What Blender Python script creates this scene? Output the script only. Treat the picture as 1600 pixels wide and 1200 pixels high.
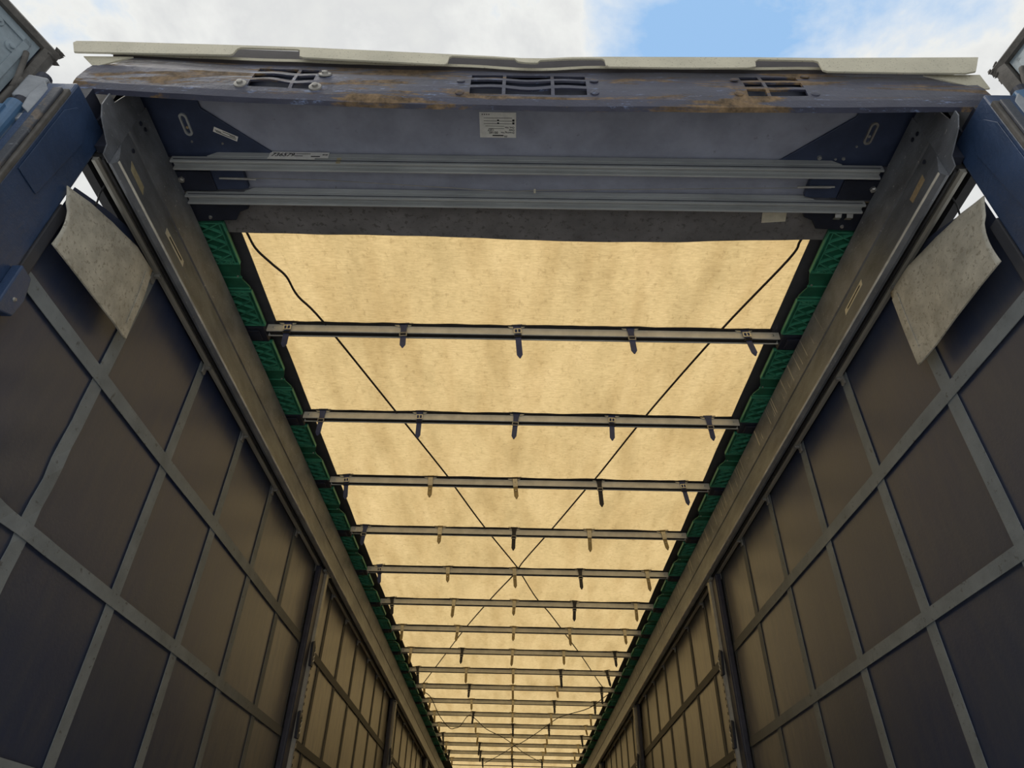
import bpy, math, random
from mathutils import Vector, Matrix, noise

random.seed(7)
SC = bpy.context.scene
COL = SC.collection
for o in list(bpy.data.objects):
    bpy.data.objects.remove(o, do_unlink=True)

# ------------------------------------------------------------------ camera
# Frame: X across the trailer, Y into it, Z up; origin at the photographer's eye (ground at -1.95 m).
cam_d = bpy.data.cameras.new('camera')
cam_d.sensor_width = 36.0
cam_d.lens = 1065.433 / 1600.0 * 36.0
cam_d.clip_start = 0.02
cam = bpy.data.objects.new('camera', cam_d)
COL.objects.link(cam)
F = Vector((-0.010906, 0.789677, 0.613426)); U = Vector((-0.017374, -0.613520, 0.789488)); RT = Vector((0.999790, -0.002047, 0.020411))
cam.matrix_world = Matrix(((RT.x, U.x, -F.x, -0.0085), (RT.y, U.y, -F.y, 0), (RT.z, U.z, -F.z, 0), (0, 0, 0, 1)))
SC.camera = cam

# ------------------------------------------------------------------ sky, sun, exposure
SC.view_settings.view_transform = 'Standard'
SC.view_settings.look = 'None'
SC.view_settings.gamma = 1.0
SC.view_settings.use_curve_mapping = False
SC.view_settings.exposure = 0.0

SKY_STRENGTH = 1.0
world = bpy.data.worlds.new('sky'); SC.world = world
world.use_nodes = True
nt = world.node_tree; N = nt.nodes; LK = nt.links
N.clear()
tc = N.new('ShaderNodeTexCoord')
sep = N.new('ShaderNodeSeparateXYZ'); LK.new(tc.outputs['Generated'], sep.inputs[0])
addz = N.new('ShaderNodeMath'); addz.operation = 'MAXIMUM'; LK.new(sep.outputs['Z'], addz.inputs[0]); addz.inputs[1].default_value = 0.0
addz2 = N.new('ShaderNodeMath'); addz2.operation = 'ADD'; LK.new(addz.outputs[0], addz2.inputs[0]); addz2.inputs[1].default_value = 0.25
dx = N.new('ShaderNodeMath'); dx.operation = 'DIVIDE'; LK.new(sep.outputs['X'], dx.inputs[0]); LK.new(addz2.outputs[0], dx.inputs[1])
dy = N.new('ShaderNodeMath'); dy.operation = 'DIVIDE'; LK.new(sep.outputs['Y'], dy.inputs[0]); LK.new(addz2.outputs[0], dy.inputs[1])
comb = N.new('ShaderNodeCombineXYZ'); LK.new(dx.outputs[0], comb.inputs[0]); LK.new(dy.outputs[0], comb.inputs[1])
comb.inputs[2].default_value = 3.1
cl = N.new('ShaderNodeTexNoise'); cl.inputs['Scale'].default_value = 5.0; cl.inputs['Detail'].default_value = 7.0
cl.inputs['Roughness'].default_value = 0.58; cl.inputs['Distortion'].default_value = 0.25
LK.new(comb.outputs[0], cl.inputs['Vector'])
# a break in the cloud over the trailer; smaller breaks follow the cloud noise everywhere
sub = N.new('ShaderNodeVectorMath'); sub.operation = 'SUBTRACT'; LK.new(comb.outputs[0], sub.inputs[0]); sub.inputs[1].default_value = (0.265, 0.350, 3.1)
scl = N.new('ShaderNodeVectorMath'); scl.operation = 'MULTIPLY'; LK.new(sub.outputs[0], scl.inputs[0]); scl.inputs[1].default_value = (5.0, 9.0, 1)
ln = N.new('ShaderNodeVectorMath'); ln.operation = 'LENGTH'; LK.new(scl.outputs[0], ln.inputs[0])
mr = N.new('ShaderNodeMapRange'); mr.interpolation_type = 'SMOOTHSTEP'
mr.inputs['From Min'].default_value = 0.2; mr.inputs['From Max'].default_value = 1.5
mr.inputs['To Min'].default_value = 0.25; mr.inputs['To Max'].default_value = -0.03
LK.new(ln.outputs['Value'], mr.inputs['Value'])
ad = N.new('ShaderNodeMath'); ad.operation = 'ADD'; LK.new(cl.outputs['Fac'], ad.inputs[0]); LK.new(mr.outputs[0], ad.inputs[1])
rp = N.new('ShaderNodeValToRGB'); LK.new(ad.outputs[0], rp.inputs[0])
els = rp.color_ramp.elements
els[0].position = 0.34; els[0].color = (0.84, 0.85, 0.82, 1)
els[1].position = 0.80; els[1].color = (0.33, 0.55, 0.86, 1)
for pos, c in ((0.48, (0.74, 0.75, 0.75, 1)), (0.58, (0.86, 0.87, 0.85, 1)), (0.66, (0.66, 0.76, 0.88, 1))):
    e = els.new(pos); e.color = c
bg = N.new('ShaderNodeBackground'); LK.new(rp.outputs[0], bg.inputs[0]); bg.inputs[1].default_value = SKY_STRENGTH
wo = N.new('ShaderNodeOutputWorld'); LK.new(bg.outputs[0], wo.inputs[0])

sun_d = bpy.data.lights.new('sun', 'SUN'); sun_d.energy = 2.2; sun_d.angle = math.radians(40); sun_d.color = (1.0, 0.95, 0.86)
sun = bpy.data.objects.new('sun', sun_d); COL.objects.link(sun)
sun.rotation_euler = Vector((0.52, -0.10, -0.85)).to_track_quat('-Z', 'Y').to_euler()   # high to one side, behind thin cloud


# ------------------------------------------------------------------ helpers
class MB:
    def __init__(s):
        s.v = []; s.f = []
    def add(s, vs, fs):
        b = len(s.v); s.v += [tuple(p) for p in vs]; s.f += [tuple(i + b for i in q) for q in fs]; return s
    def box(s, x0, x1, y0, y1, z0, z1):
        if x0 > x1: x0, x1 = x1, x0
        if y0 > y1: y0, y1 = y1, y0
        if z0 > z1: z0, z1 = z1, z0
        return s.add([(x0, y0, z0), (x1, y0, z0), (x1, y1, z0), (x0, y1, z0), (x0, y0, z1), (x1, y0, z1), (x1, y1, z1), (x0, y1, z1)],
                     [(0, 3, 2, 1), (4, 5, 6, 7), (0, 1, 5, 4), (1, 2, 6, 5), (2, 3, 7, 6), (3, 0, 4, 7)])
    def prism(s, pts, d):
        """closed outline of 3-D points (list) extruded by vector d"""
        n = len(pts); d = Vector(d)
        vs = [Vector(p) for p in pts] + [Vector(p) + d for p in pts]
        fs = [tuple(range(n))[::-1], tuple(range(n, 2 * n))] + [(i, (i + 1) % n, n + (i + 1) % n, n + i) for i in range(n)]
        return s.add(vs, fs)
    def bar(s, p0, p1, w, h, up=(0, 0, 1)):
        p0, p1, up = Vector(p0), Vector(p1), Vector(up)
        d = (p1 - p0).normalized(); sd = d.cross(up).normalized() * (w / 2); u = sd.cross(d).normalized() * (h / 2)
        vs = [p0 - sd - u, p0 + sd - u, p0 + sd + u, p0 - sd + u, p1 - sd - u, p1 + sd - u, p1 + sd + u, p1 - sd + u]
        return s.add(vs, [(0, 1, 2, 3), (7, 6, 5, 4), (0, 4, 5, 1), (1, 5, 6, 2), (2, 6, 7, 3), (3, 7, 4, 0)])
    def tube(s, pts, r, n=6):
        pts = [Vector(p) for p in pts]; rings = []
        for i, p in enumerate(pts):
            d = (pts[min(i + 1, len(pts) - 1)] - pts[max(i - 1, 0)]).normalized()
            a = d.cross(Vector((0, 0, 1)) if abs(d.z) < .9 else Vector((1, 0, 0))).normalized(); b = d.cross(a)
            rings.append([p + (a * math.cos(2 * math.pi * k / n) + b * math.sin(2 * math.pi * k / n)) * r for k in range(n)])
        vs = [q for g in rings for q in g]; fs = []
        for i in range(len(pts) - 1):
            for k in range(n):
                fs.append((i * n + k, i * n + (k + 1) % n, (i + 1) * n + (k + 1) % n, (i + 1) * n + k))
        fs.append(tuple(range(n))[::-1]); fs.append(tuple(range((len(pts) - 1) * n, len(pts) * n)))
        return s.add(vs, fs)
    def lathe(s, prof, c, ax, n=16):
        """prof: (radius, height along ax) list; closed ends"""
        ax = Vector(ax).normalized(); a = ax.orthogonal().normalized(); b = ax.cross(a); c = Vector(c)
        vs = []; fs = []
        for r, h in prof:
            for k in range(n):
                t = 2 * math.pi * k / n
                vs.append(c + ax * h + (a * math.cos(t) + b * math.sin(t)) * r)
        for i in range(len(prof) - 1):
            for k in range(n):
                fs.append((i * n + k, i * n + (k + 1) % n, (i + 1) * n + (k + 1) % n, (i + 1) * n + k))
        fs.append(tuple(range(n))[::-1]); fs.append(tuple(range((len(prof) - 1) * n, len(prof) * n)))
        return s.add(vs, fs)
    def grid(s, nu, nv, fn, skip=None):
        b = []
        for i in range(nu + 1):
            for j in range(nv + 1):
                b.append(fn(i, j))
        fs = []
        for i in range(nu):
            for j in range(nv):
                if skip and skip(i, j): continue
                a = i * (nv + 1) + j
                fs.append((a, a + nv + 1, a + nv + 2, a + 1))
        return s.add(b, fs)
    def mirror(s):
        m = MB(); m.v = [(-x, y, z) for x, y, z in s.v]; m.f = [q[::-1] for q in s.f]; return m
    def mesh(s, name, material, smooth=False, origin=(0, 0, 0)):
        me = bpy.data.meshes.new(name)
        ox, oy, oz = origin
        me.from_pydata([(x - ox, y - oy, z - oz) for x, y, z in s.v], [], s.f)
        me.materials.append(material)
        if smooth:
            me.polygons.foreach_set('use_smooth', [True] * len(me.polygons))
        me.update(); return me

ORIGIN = {}     # world origin of every (unrotated) thing, so that parts can be written in world coordinates

def tag(o, label=None, cat=None, group=None, kind=None):
    for k, v in (('label', label), ('category', cat), ('group', group), ('kind', kind)):
        if v: o[k] = v
    return o

def thing(name, label, cat, loc=(0, 0, 0), group=None, rotz=0.0):
    o = bpy.data.objects.new(name, None); COL.objects.link(o)
    o.empty_display_size = 0.05
    o.location = loc; o.rotation_euler = (0, 0, rotz)
    ORIGIN[o.name] = Vector(loc)
    return tag(o, label, cat, group)

def part(name, mb, material, parent, smooth=False, label=None, local=False, bevel=0, solid=0):
    """a mesh written in world coordinates (or the parent's own when local) put under parent"""
    org = Vector((0, 0, 0)) if local else ORIGIN[parent.name]
    o = bpy.data.objects.new(name, mb.mesh(name, material, smooth, org)); COL.objects.link(o)
    o.parent = parent
    ORIGIN[o.name] = org
    if label: o['label'] = label
    if solid: md = o.modifiers.new('solid', 'SOLIDIFY'); md.thickness = solid; md.offset = 0
    if bevel: md = o.modifiers.new('bevel', 'BEVEL'); md.width = bevel; md.segments = 2; md.limit_method = 'ANGLE'
    return o

def put(name, me, parent, loc, rot=(0, 0, 0), label=None):
    """a shared mesh placed at loc, in the parent's own coordinates"""
    o = bpy.data.objects.new(name, me); COL.objects.link(o)
    o.parent = parent; o.location = loc; o.rotation_euler = rot
    if label: o['label'] = label
    return o

def single(name, mb, material, label, cat, group=None, smooth=False, bevel=0, solid=0, kind=None):
    xs = [p[0] for p in mb.v]; ys = [p[1] for p in mb.v]; zs = [p[2] for p in mb.v]
    c = ((min(xs) + max(xs)) / 2, (min(ys) + max(ys)) / 2, min(zs))
    o = bpy.data.objects.new(name, mb.mesh(name, material, smooth, c)); COL.objects.link(o); o.location = c
    ORIGIN[o.name] = Vector(c)
    if solid: md = o.modifiers.new('solid', 'SOLIDIFY'); md.thickness = solid; md.offset = 0
    if bevel: md = o.modifiers.new('bevel', 'BEVEL'); md.width = bevel; md.segments = 2; md.limit_method = 'ANGLE'
    return tag(o, label, cat, group, kind)


# ------------------------------------------------------------------ materials
def nodes(name):
    m = bpy.data.materials.new(name); m.use_nodes = True
    t = m.node_tree; b = t.nodes['Principled BSDF']
    return m, t, b

def noise_node(t, scale, detail=4, rough=.6, stretch=(1, 1, 1), dist=0.0):
    g = t.nodes.new('ShaderNodeNewGeometry')
    mp = t.nodes.new('ShaderNodeMapping'); mp.inputs['Scale'].default_value = stretch
    t.links.new(g.outputs['Position'], mp.inputs['Vector'])
    n = t.nodes.new('ShaderNodeTexNoise'); n.inputs['Scale'].default_value = scale; n.inputs['Detail'].default_value = detail
    n.inputs['Roughness'].default_value = rough; n.inputs['Distortion'].default_value = dist
    t.links.new(mp.outputs[0], n.inputs['Vector'])
    return n

def ramp(t, src, stops):
    r = t.nodes.new('ShaderNodeValToRGB'); t.links.new(src, r.inputs[0])
    e = r.color_ramp.elements
    e[0].position = stops[0][0]; e[0].color = (*stops[0][1], 1)
    e[1].position = stops[-1][0]; e[1].color = (*stops[-1][1], 1)
    for p, c in stops[1:-1]:
        q = e.new(p); q.color = (*c, 1)
    return r

def mixc(t, a, b, fac, mode='MIX'):
    m = t.nodes.new('ShaderNodeMix'); m.data_type = 'RGBA'; m.blend_type = mode
    for sock, val in ((m.inputs['A'], a), (m.inputs['B'], b)):
        if isinstance(val, tuple): sock.default_value = (*val, 1)
        else: t.links.new(val, sock)
    if isinstance(fac, float): m.inputs['Factor'].default_value = fac
    else: t.links.new(fac, m.inputs['Factor'])
    return m.outputs['Result']

def bump(t, b, src, strength=.2, dist=.01):
    n = t.nodes.new('ShaderNodeBump'); n.inputs['Strength'].default_value = strength; n.inputs['Distance'].default_value = dist
    t.links.new(src, n.inputs['Height']); t.links.new(n.outputs[0], b.inputs['Normal'])

def dull(c, k): return tuple(v * k for v in c)

def mat(name, c, rough=.6, metal=0.0, var=.25, scale=8, spots=None, spot_at=.66, spot_scale=40, bmp=.12, stretch=(1, 1, 1), spec=.4):
    m, t, b = nodes(name)
    n = noise_node(t, scale, 6, .62, stretch)
    r = ramp(t, n.outputs['Fac'], [(.3, dull(c, 1 - var)), (.7, dull(c, 1 + var))])
    col = r.outputs[0]
    if spots:
        n2 = noise_node(t, spot_scale, 5, .7, stretch)
        r2 = ramp(t, n2.outputs['Fac'], [(spot_at, (0, 0, 0)), (spot_at + .06, (1, 1, 1))])
        col = mixc(t, col, spots, r2.outputs[0])
    t.links.new(col, b.inputs['Base Color'])
    b.inputs['Roughness'].default_value = rough; b.inputs['Metallic'].default_value = metal
    b.inputs['Specular IOR Level'].default_value = spec
    if bmp:
        n3 = noise_node(t, scale * 9, 4, .7, stretch); bump(t, b, n3.outputs['Fac'], bmp, .004)
    return m

M = {}
def curtain_material():
    """dark coated PVC: satin where clean, dusty in smears and runs, roof glow painted in forward"""
    m, t, b = nodes('curtain_pvc')
    n = noise_node(t, 1.7, 6, .62, (1, 1, .6)); n2 = noise_node(t, 24, 6, .7, (1, 1, .22)); n3 = noise_node(t, 90, 3, .6)
    dust = ramp(t, n.outputs['Fac'], [(.36, (0, 0, 0)), (.68, (1, 1, 1))]).outputs[0]
    run = ramp(t, n2.outputs['Fac'], [(.42, (0, 0, 0)), (.72, (1, 1, 1))]).outputs[0]
    col = mixc(t, (.030, .043, .098), (.050, .060, .090), dust)
    col = mixc(t, col, (.080, .085, .105), mixc(t, (0., 0., 0.), run, .40))
    # forward part lightened: dust streaks, with the golden roof reflection put into the colour
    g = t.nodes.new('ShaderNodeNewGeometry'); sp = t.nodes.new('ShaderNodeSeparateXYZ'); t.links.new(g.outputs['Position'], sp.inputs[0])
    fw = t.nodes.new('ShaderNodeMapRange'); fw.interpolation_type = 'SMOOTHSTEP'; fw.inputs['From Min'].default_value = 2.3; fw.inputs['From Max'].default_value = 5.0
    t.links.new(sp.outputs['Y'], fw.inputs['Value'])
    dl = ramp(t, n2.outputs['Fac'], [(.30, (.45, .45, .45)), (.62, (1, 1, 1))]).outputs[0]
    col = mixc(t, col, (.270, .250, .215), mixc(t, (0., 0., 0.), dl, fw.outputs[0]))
    t.links.new(col, b.inputs['Base Color'])
    rr = t.nodes.new('ShaderNodeMapRange'); rr.inputs['To Min'].default_value = .24; rr.inputs['To Max'].default_value = .40
    t.links.new(n2.outputs['Fac'], rr.inputs['Value']); t.links.new(rr.outputs[0], b.inputs['Roughness'])
    b.inputs['Specular IOR Level'].default_value = .36
    bump(t, b, n3.outputs['Fac'], .10, .003)
    return m
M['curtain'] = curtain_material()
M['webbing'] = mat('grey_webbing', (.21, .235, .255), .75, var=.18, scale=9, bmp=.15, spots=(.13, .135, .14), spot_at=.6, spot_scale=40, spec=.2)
def darker_forward(m, c):
    """webbing painted darker towards the front, for the roof sheen it lacks"""
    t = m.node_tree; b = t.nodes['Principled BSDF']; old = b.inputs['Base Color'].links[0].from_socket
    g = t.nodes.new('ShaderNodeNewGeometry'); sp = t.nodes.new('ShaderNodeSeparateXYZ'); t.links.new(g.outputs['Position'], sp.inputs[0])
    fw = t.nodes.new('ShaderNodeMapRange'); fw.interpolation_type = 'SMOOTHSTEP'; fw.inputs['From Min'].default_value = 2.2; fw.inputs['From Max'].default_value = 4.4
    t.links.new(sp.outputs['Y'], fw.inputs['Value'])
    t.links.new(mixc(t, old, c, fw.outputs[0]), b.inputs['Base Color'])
darker_forward(M['webbing'], (.085, .085, .085))
M['rail'] = mat('cant_rail_aluminium', (.135, .145, .165), .40, metal=.05, var=.40, scale=16, spots=(.42, .42, .42), spot_at=.635, spot_scale=95, stretch=(1, .5, 1), bmp=.4, spec=.6)
M['dark_rubber'] = mat('black_rubber', (.02, .02, .022), .7, var=.3, scale=30)
M['lip'] = mat('track_lip_aluminium', (.30, .29, .26), .45, metal=.3, var=.2, scale=14, stretch=(1, .3, 1))
M['edge_highlight'] = mat('painted_edge_highlight', (.40, .37, .31), .45, metal=.1, var=.35, scale=30, stretch=(1, .4, 1))  # pale colour stands in for the highlight along the rail's lower edge
M['alu'] = mat('bow_aluminium', (.60, .59, .55), .5, metal=.15, var=.15, scale=16, spots=(.78, .75, .68), spot_at=.68, spot_scale=60)
M['rail_grey'] = mat('rear_rail_aluminium', (.42, .44, .45), .5, metal=.2, var=.18, scale=12, spots=(.55, .54, .50), spot_at=.72, spot_scale=50, stretch=(.3, 1, 1))
M['pocket'] = mat('dark_tarp_hem', (.022, .021, .022), .75, var=.3, scale=20)
M['border'] = mat('dark_tarp_border', (.055, .057, .068), .65, var=.2, scale=9)
M['panel'] = mat('rear_panel_dark', (.315, .335, .42), .6, var=.22, scale=6, spots=(.21, .215, .25), spot_at=.64, spot_scale=22, bmp=.12)
M['rear_border'] = mat('stained_rear_border', (.175, .17, .175), .65, var=.30, scale=7, spots=(.11, .105, .105), spot_at=.55, spot_scale=45, bmp=.2)
M['navy'] = mat('navy_steel', (.038, .052, .100), .45, var=.25, scale=12, bmp=.08)
M['navy_dark'] = mat('dark_navy_steel', (.016, .020, .036), .55, var=.3, scale=14)
M['green'] = mat('green_plastic', (.050, .265, .165), .42, var=.2, scale=20, bmp=.05, spec=.5)
M['green_shaded'] = mat('green_plastic_shaded', (.016, .120, .070), .5, var=.25, scale=20, bmp=.05)  # same plastic as the ribs, with the shade between them put into the colour
M['blue_strap'] = mat('blue_leather', (.030, .045, .125), .5, var=.25, scale=30)
M['dark_strap'] = mat('dark_leather', (.016, .016, .022), .55, var=.25, scale=30)
M['tan_strap'] = mat('tan_webbing', (.30, .23, .11), .7, var=.2, scale=40)
M['steel'] = mat('bright_steel', (.55, .55, .54), .35, metal=.8, var=.12, scale=30)
M['zinc'] = mat('dull_zinc', (.30, .29, .27), .5, metal=.4, var=.2, scale=40)
M['cream_tab'] = mat('cream_plastic', (.62, .56, .42), .6, var=.1, scale=30)
M['cable'] = mat('black_cable', (.016, .013, .016), .5, var=.2, scale=30)
M['hem'] = mat('cream_pvc', (.50, .47, .37), .65, var=.12, scale=8, spots=(.20, .18, .14), spot_at=.60, spot_scale=190, bmp=.2)
M['brown_profile'] = mat('brown_steel_profile', (.034, .029, .033), .6, var=.3, scale=14)
M['flap'] = mat('beige_pvc_flap', (.45, .43, .37), .6, var=.28, scale=14, spots=(.30, .28, .23), spot_at=.55, spot_scale=75, bmp=.25)
M['label'] = mat('aged_paper_label', (.80, .79, .75), .6, var=.10, scale=40, spots=(.58, .57, .53), spot_at=.62, spot_scale=90)
M['label_bright'] = mat('pale_label', (.66, .62, .50), .6, var=.12, scale=40)
M['tape'] = mat('brown_tape', (.42, .32, .19), .6, var=.2, scale=60)
M['tape_old'] = mat('yellowed_tape', (.40, .35, .22), .65, var=.25, scale=60)
M['ink'] = mat('black_ink', (.012, .012, .016), .6, var=.1, bmp=0)
M['rubber'] = mat('grey_rubber_seal', (.085, .08, .075), .75, var=.35, scale=25, bmp=.3)
M['door'] = mat('blue_grey_door_panel', (.20, .25, .29), .5, var=.22, scale=16, spots=(.32, .34, .34), spot_at=.68, spot_scale=50, bmp=.2)
M['galv'] = mat('galvanised_steel', (.24, .26, .29), .42, metal=.5, var=.2, scale=18)
M['blue_rod'] = mat('blue_paint_rod', (.06, .13, .24), .32, var=.2, scale=14)
M['pillar_navy'] = mat('pillar_navy_paint', (.032, .034, .055), .45, var=.3, scale=14)
M['asphalt'] = mat('yard_concrete', (.60, .61, .62), .85, var=.2, scale=3)
M['deck'] = mat('plywood_deck', (.44, .41, .37), .6, var=.2, scale=6, stretch=(8, .6, 1))
M['bulk'] = mat('front_wall_panel', (.26, .25, .23), .6, var=.12, scale=5)

def painted_steel(name, base, rust, rust_at, scuff=(.25, .30, .42), scuff_at=.70, rough=.45, rust_stretch=(.55, 1, 4)):
    m, t, b = nodes(name)
    n = noise_node(t, 5, 6, .65)
    col = ramp(t, n.outputs['Fac'], [(.3, dull(base, .75)), (.7, dull(base, 1.3))]).outputs[0]
    n2 = noise_node(t, 26, 6, .8, (.45, 1, 2.4))
    col = mixc(t, col, scuff, ramp(t, n2.outputs['Fac'], [(scuff_at, (0, 0, 0)), (scuff_at + .07, (1, 1, 1))]).outputs[0])
    n3 = noise_node(t, 4.2, 7, .72, rust_stretch, .6)
    n4 = noise_node(t, 30, 4, .7)
    rc = ramp(t, n4.outputs['Fac'], [(.35, dull(rust, .45)), (.65, dull(rust, 1.5))]).outputs[0]
    k = ramp(t, n3.outputs['Fac'], [(rust_at, (0, 0, 0)), (rust_at + .05, (1, 1, 1))]).outputs[0]
    col = mixc(t, col, rc, k)
    t.links.new(col, b.inputs['Base Color'])
    rr = t.nodes.new('ShaderNodeMapRange'); rr.inputs['To Min'].default_value = rough; rr.inputs['To Max'].default_value = .85
    t.links.new(k, rr.inputs['Value']); t.links.new(rr.outputs[0], b.inputs['Roughness'])
    n5 = noise_node(t, 55, 5, .7); bump(t, b, n5.outputs['Fac'], .35, .006)
    return m
M['header'] = painted_steel('rusty_navy_header', (.040, .043, .072), (.15, .10, .055), .525, scuff=(.15, .20, .34), scuff_at=.585)
M['post'] = painted_steel('scratched_navy_post', (.026, .052, .118), (.09, .07, .055), .70, scuff=(.16, .22, .33), scuff_at=.70, rough=.4, rust_stretch=(1, 1, 1))

M['flange'] = painted_steel('chipped_flange', (.045, .050, .065), (.12, .10, .085), .55, scuff=(.30, .32, .36), scuff_at=.62, rough=.5, rust_stretch=(1, 1, 1))

def scratched(m):
    """pale cross scratches along the upper edge of one cant rail"""
    m = m.copy(); t = m.node_tree; b = t.nodes['Principled BSDF']
    old = b.inputs['Base Color'].links[0].from_socket
    n = noise_node(t, 9, 3, .6, (1, 9, .16))
    fine = ramp(t, n.outputs['Fac'], [(.615, (0, 0, 0)), (.64, (1, 1, 1))])
    g = t.nodes.new('ShaderNodeNewGeometry'); s = t.nodes.new('ShaderNodeSeparateXYZ'); t.links.new(g.outputs['Position'], s.inputs[0])
    hi = t.nodes.new('ShaderNodeMapRange'); hi.inputs['From Min'].default_value = 1.868; hi.inputs['From Max'].default_value = 1.878
    t.links.new(s.outputs['Z'], hi.inputs['Value'])
    far = t.nodes.new('ShaderNodeMapRange'); far.inputs['From Min'].default_value = 1.9; far.inputs['From Max'].default_value = 2.3
    t.links.new(s.outputs['Y'], far.inputs['Value'])
    a = t.nodes.new('ShaderNodeMath'); a.operation = 'MULTIPLY'; t.links.new(hi.outputs[0], a.inputs[0]); t.links.new(far.outputs[0], a.inputs[1])
    c = t.nodes.new('ShaderNodeMath'); c.operation = 'MULTIPLY'; t.links.new(a.outputs[0], c.inputs[0]); t.links.new(fine.outputs[0], c.inputs[1])
    t.links.new(mixc(t, old, (.55, .52, .46), c.outputs[0]), b.inputs['Base Color'])
    return m
M['rail_scratched'] = scratched(M['rail'])

def tarp_material():
    """unlined cream PVC: daylight soaks through it"""
    m = bpy.data.materials.new('translucent_roof_pvc'); m.use_nodes = True
    t = m.node_tree; t.nodes.clear()
    n = noise_node(t, 3.2, 7, .66, (1.6, .55, 1))
    n2 = noise_node(t, 90, 4, .7, (.35, 1.4, 1))
    n3 = noise_node(t, 38, 6, .8, (1, .6, 1))
    n4 = noise_node(t, 6, 3, .5, (1.5, .25, 1))
    col = ramp(t, n.outputs['Fac'], [(.30, (.61, .45, .215)), (.52, (.74, .55, .272)), (.75, (.82, .615, .32))]).outputs[0]
    col = mixc(t, col, ramp(t, n2.outputs['Fac'], [(.3, (.70, .67, .62)), (.65, (1, 1, 1))]).outputs[0], .8, 'MULTIPLY')
    col = mixc(t, col, ramp(t, n3.outputs['Fac'], [(.34, (.55, .50, .42)), (.46, (1, 1, 1))]).outputs[0], .55, 'MULTIPLY')
    col = mixc(t, col, ramp(t, n4.outputs['Fac'], [(.32, (.84, .80, .74)), (.55, (1, 1, 1))]).outputs[0], .8, 'MULTIPLY')
    tr = t.nodes.new('ShaderNodeBsdfTranslucent'); t.links.new(col, tr.inputs['Color'])
    df = t.nodes.new('ShaderNodeBsdfDiffuse'); df.inputs['Color'].default_value = (.50, .47, .40, 1)
    mx = t.nodes.new('ShaderNodeMixShader'); mx.inputs[0].default_value = .80
    t.links.new(df.outputs[0], mx.inputs[1]); t.links.new(tr.outputs[0], mx.inputs[2])
    o = t.nodes.new('ShaderNodeOutputMaterial'); t.links.new(mx.outputs[0], o.inputs[0])
    return m
M['tarp'] = tarp_material()

ORD = ['first', 'second', 'third', 'fourth', 'fifth', 'sixth', 'seventh', 'eighth', 'ninth', 'tenth', 'eleventh', 'twelfth', 'thirteenth',
       'fourteenth', 'fifteenth', 'sixteenth', 'seventeenth', 'eighteenth', 'nineteenth', 'twentieth']
SIDE = {-1: 'number-sticker side', 1: 'scratched-rail side'}
Y_END = 14.7
BOW0, BOW_STEP, N_BOWS = 2.223, 0.6595, 17

# lower and upper line of the sagging rear header
def zb(x): return 1.772 + (.066 * (x / 1.3) ** 2 if x < 0 else .026 * (x / 1.3) ** 2)
def zt(x): return 2.004 + (.058 * (x / 1.37) ** 2 if x < 0 else .018 * (x / 1.33) ** 2)

# ------------------------------------------------------------------ setting: ground, deck, front wall
def structure(name, mb, m, **k):
    return single(name, mb, m, None, None, kind='structure', **k)
tag(structure('ground', MB().box(-14, 14, -14, 20, -2.05, -1.95), M['asphalt']), 'pale concrete yard under and behind the trailer', 'ground')
tag(structure('floor', MB().box(-1.24, 1.24, 1.0, Y_END, -.86, -.75), M['deck']), 'plywood load floor of the trailer', 'floor')
tag(structure('wall_front', MB().box(-1.24, 1.24, Y_END, Y_END + .06, -.86, 2.06), M['bulk']), 'pale flat front bulkhead of the trailer', 'wall')


# ------------------------------------------------------------------ roof tarpaulin
def sag(x, y):
    k = (y - BOW0) / BOW_STEP
    s = math.sin(math.pi * (k - math.floor(k))) ** 2 if y > BOW0 - .5 else 0.3
    w = noise.noise(Vector((x * 5.0, y * .9, 3.0))) * .010 + noise.noise(Vector((x * 14.0, y * 3.0, 9.0))) * .003
    return (.012 + w * 1.2) * s

def build_tarp():
    t = thing('roof_tarpaulin', 'translucent cream tarpaulin roof skin glowing with daylight above the bows', 'tarpaulin', (0, 1.03, 2.0))
    nx, ny = 58, 420
    mb = MB().grid(nx, ny, lambda i, j: (-1.29 + 2.58 * i / nx, 1.075 + (Y_END + .05 - 1.075) * j / ny,
                   2.042 + sag(-1.29 + 2.58 * i / nx, 1.075 + (Y_END + .05 - 1.075) * j / ny)))
    part('sheet', mb, M['tarp'], t, smooth=True)
    for s in (-1, 1):
        ny2 = 160
        def fn(i, j, s=s):
            y = 1.55 + (Y_END - 1.55) * j / ny2
            w = .003 * noise.noise(Vector((s * 4, y * 3, 0)))
            return (s * (1.078 + w if i == 0 else 1.23), y, 2.030)
        mb = MB().grid(1, ny2, fn)
        part('side_border', mb, M['border'], t, solid=.004, label='dark side border of the roof skin')
    def rb(i, j):
        x = -1.222 + 2.444 * i / 80
        e = 1.688 + .008 * math.sin(x * 4.3 + .4) + .004 * noise.noise(Vector((x * 6, 0, 2))) - (.035 * max(0, (-x - .55)) if x < -.55 else 0) - .02 * max(0, x - .6)
        return (x, 1.500 + (e - 1.500) * j / 6, 2.004)
    part('rear_border', MB().grid(80, 6, rb), M['rear_border'], t, solid=.008, label='stained dark rear border of the roof skin')
    for k in range(N_BOWS + 2):
        y0 = BOW0 + k * BOW_STEP
        n = 60
        def fn(i, j, y0=y0, k=k):
            x = -1.085 + 2.17 * i / n
            a = noise.noise(Vector((x * 3.5, k * 7.3, 1))) * .012 + noise.noise(Vector((x * 11, k * 3.3, 5))) * .005
            b = noise.noise(Vector((x * 3.0, k * 5.7, 8))) * .008
            return (x, y0 - .034 + a * .8 if j == 0 else y0 + .032 + b, 2.026)
        part('bow_pocket', MB().grid(n, 1, fn), M['pocket'], t, solid=.003, label='dark hem pocket sewn over a bow')
build_tarp()

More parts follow.
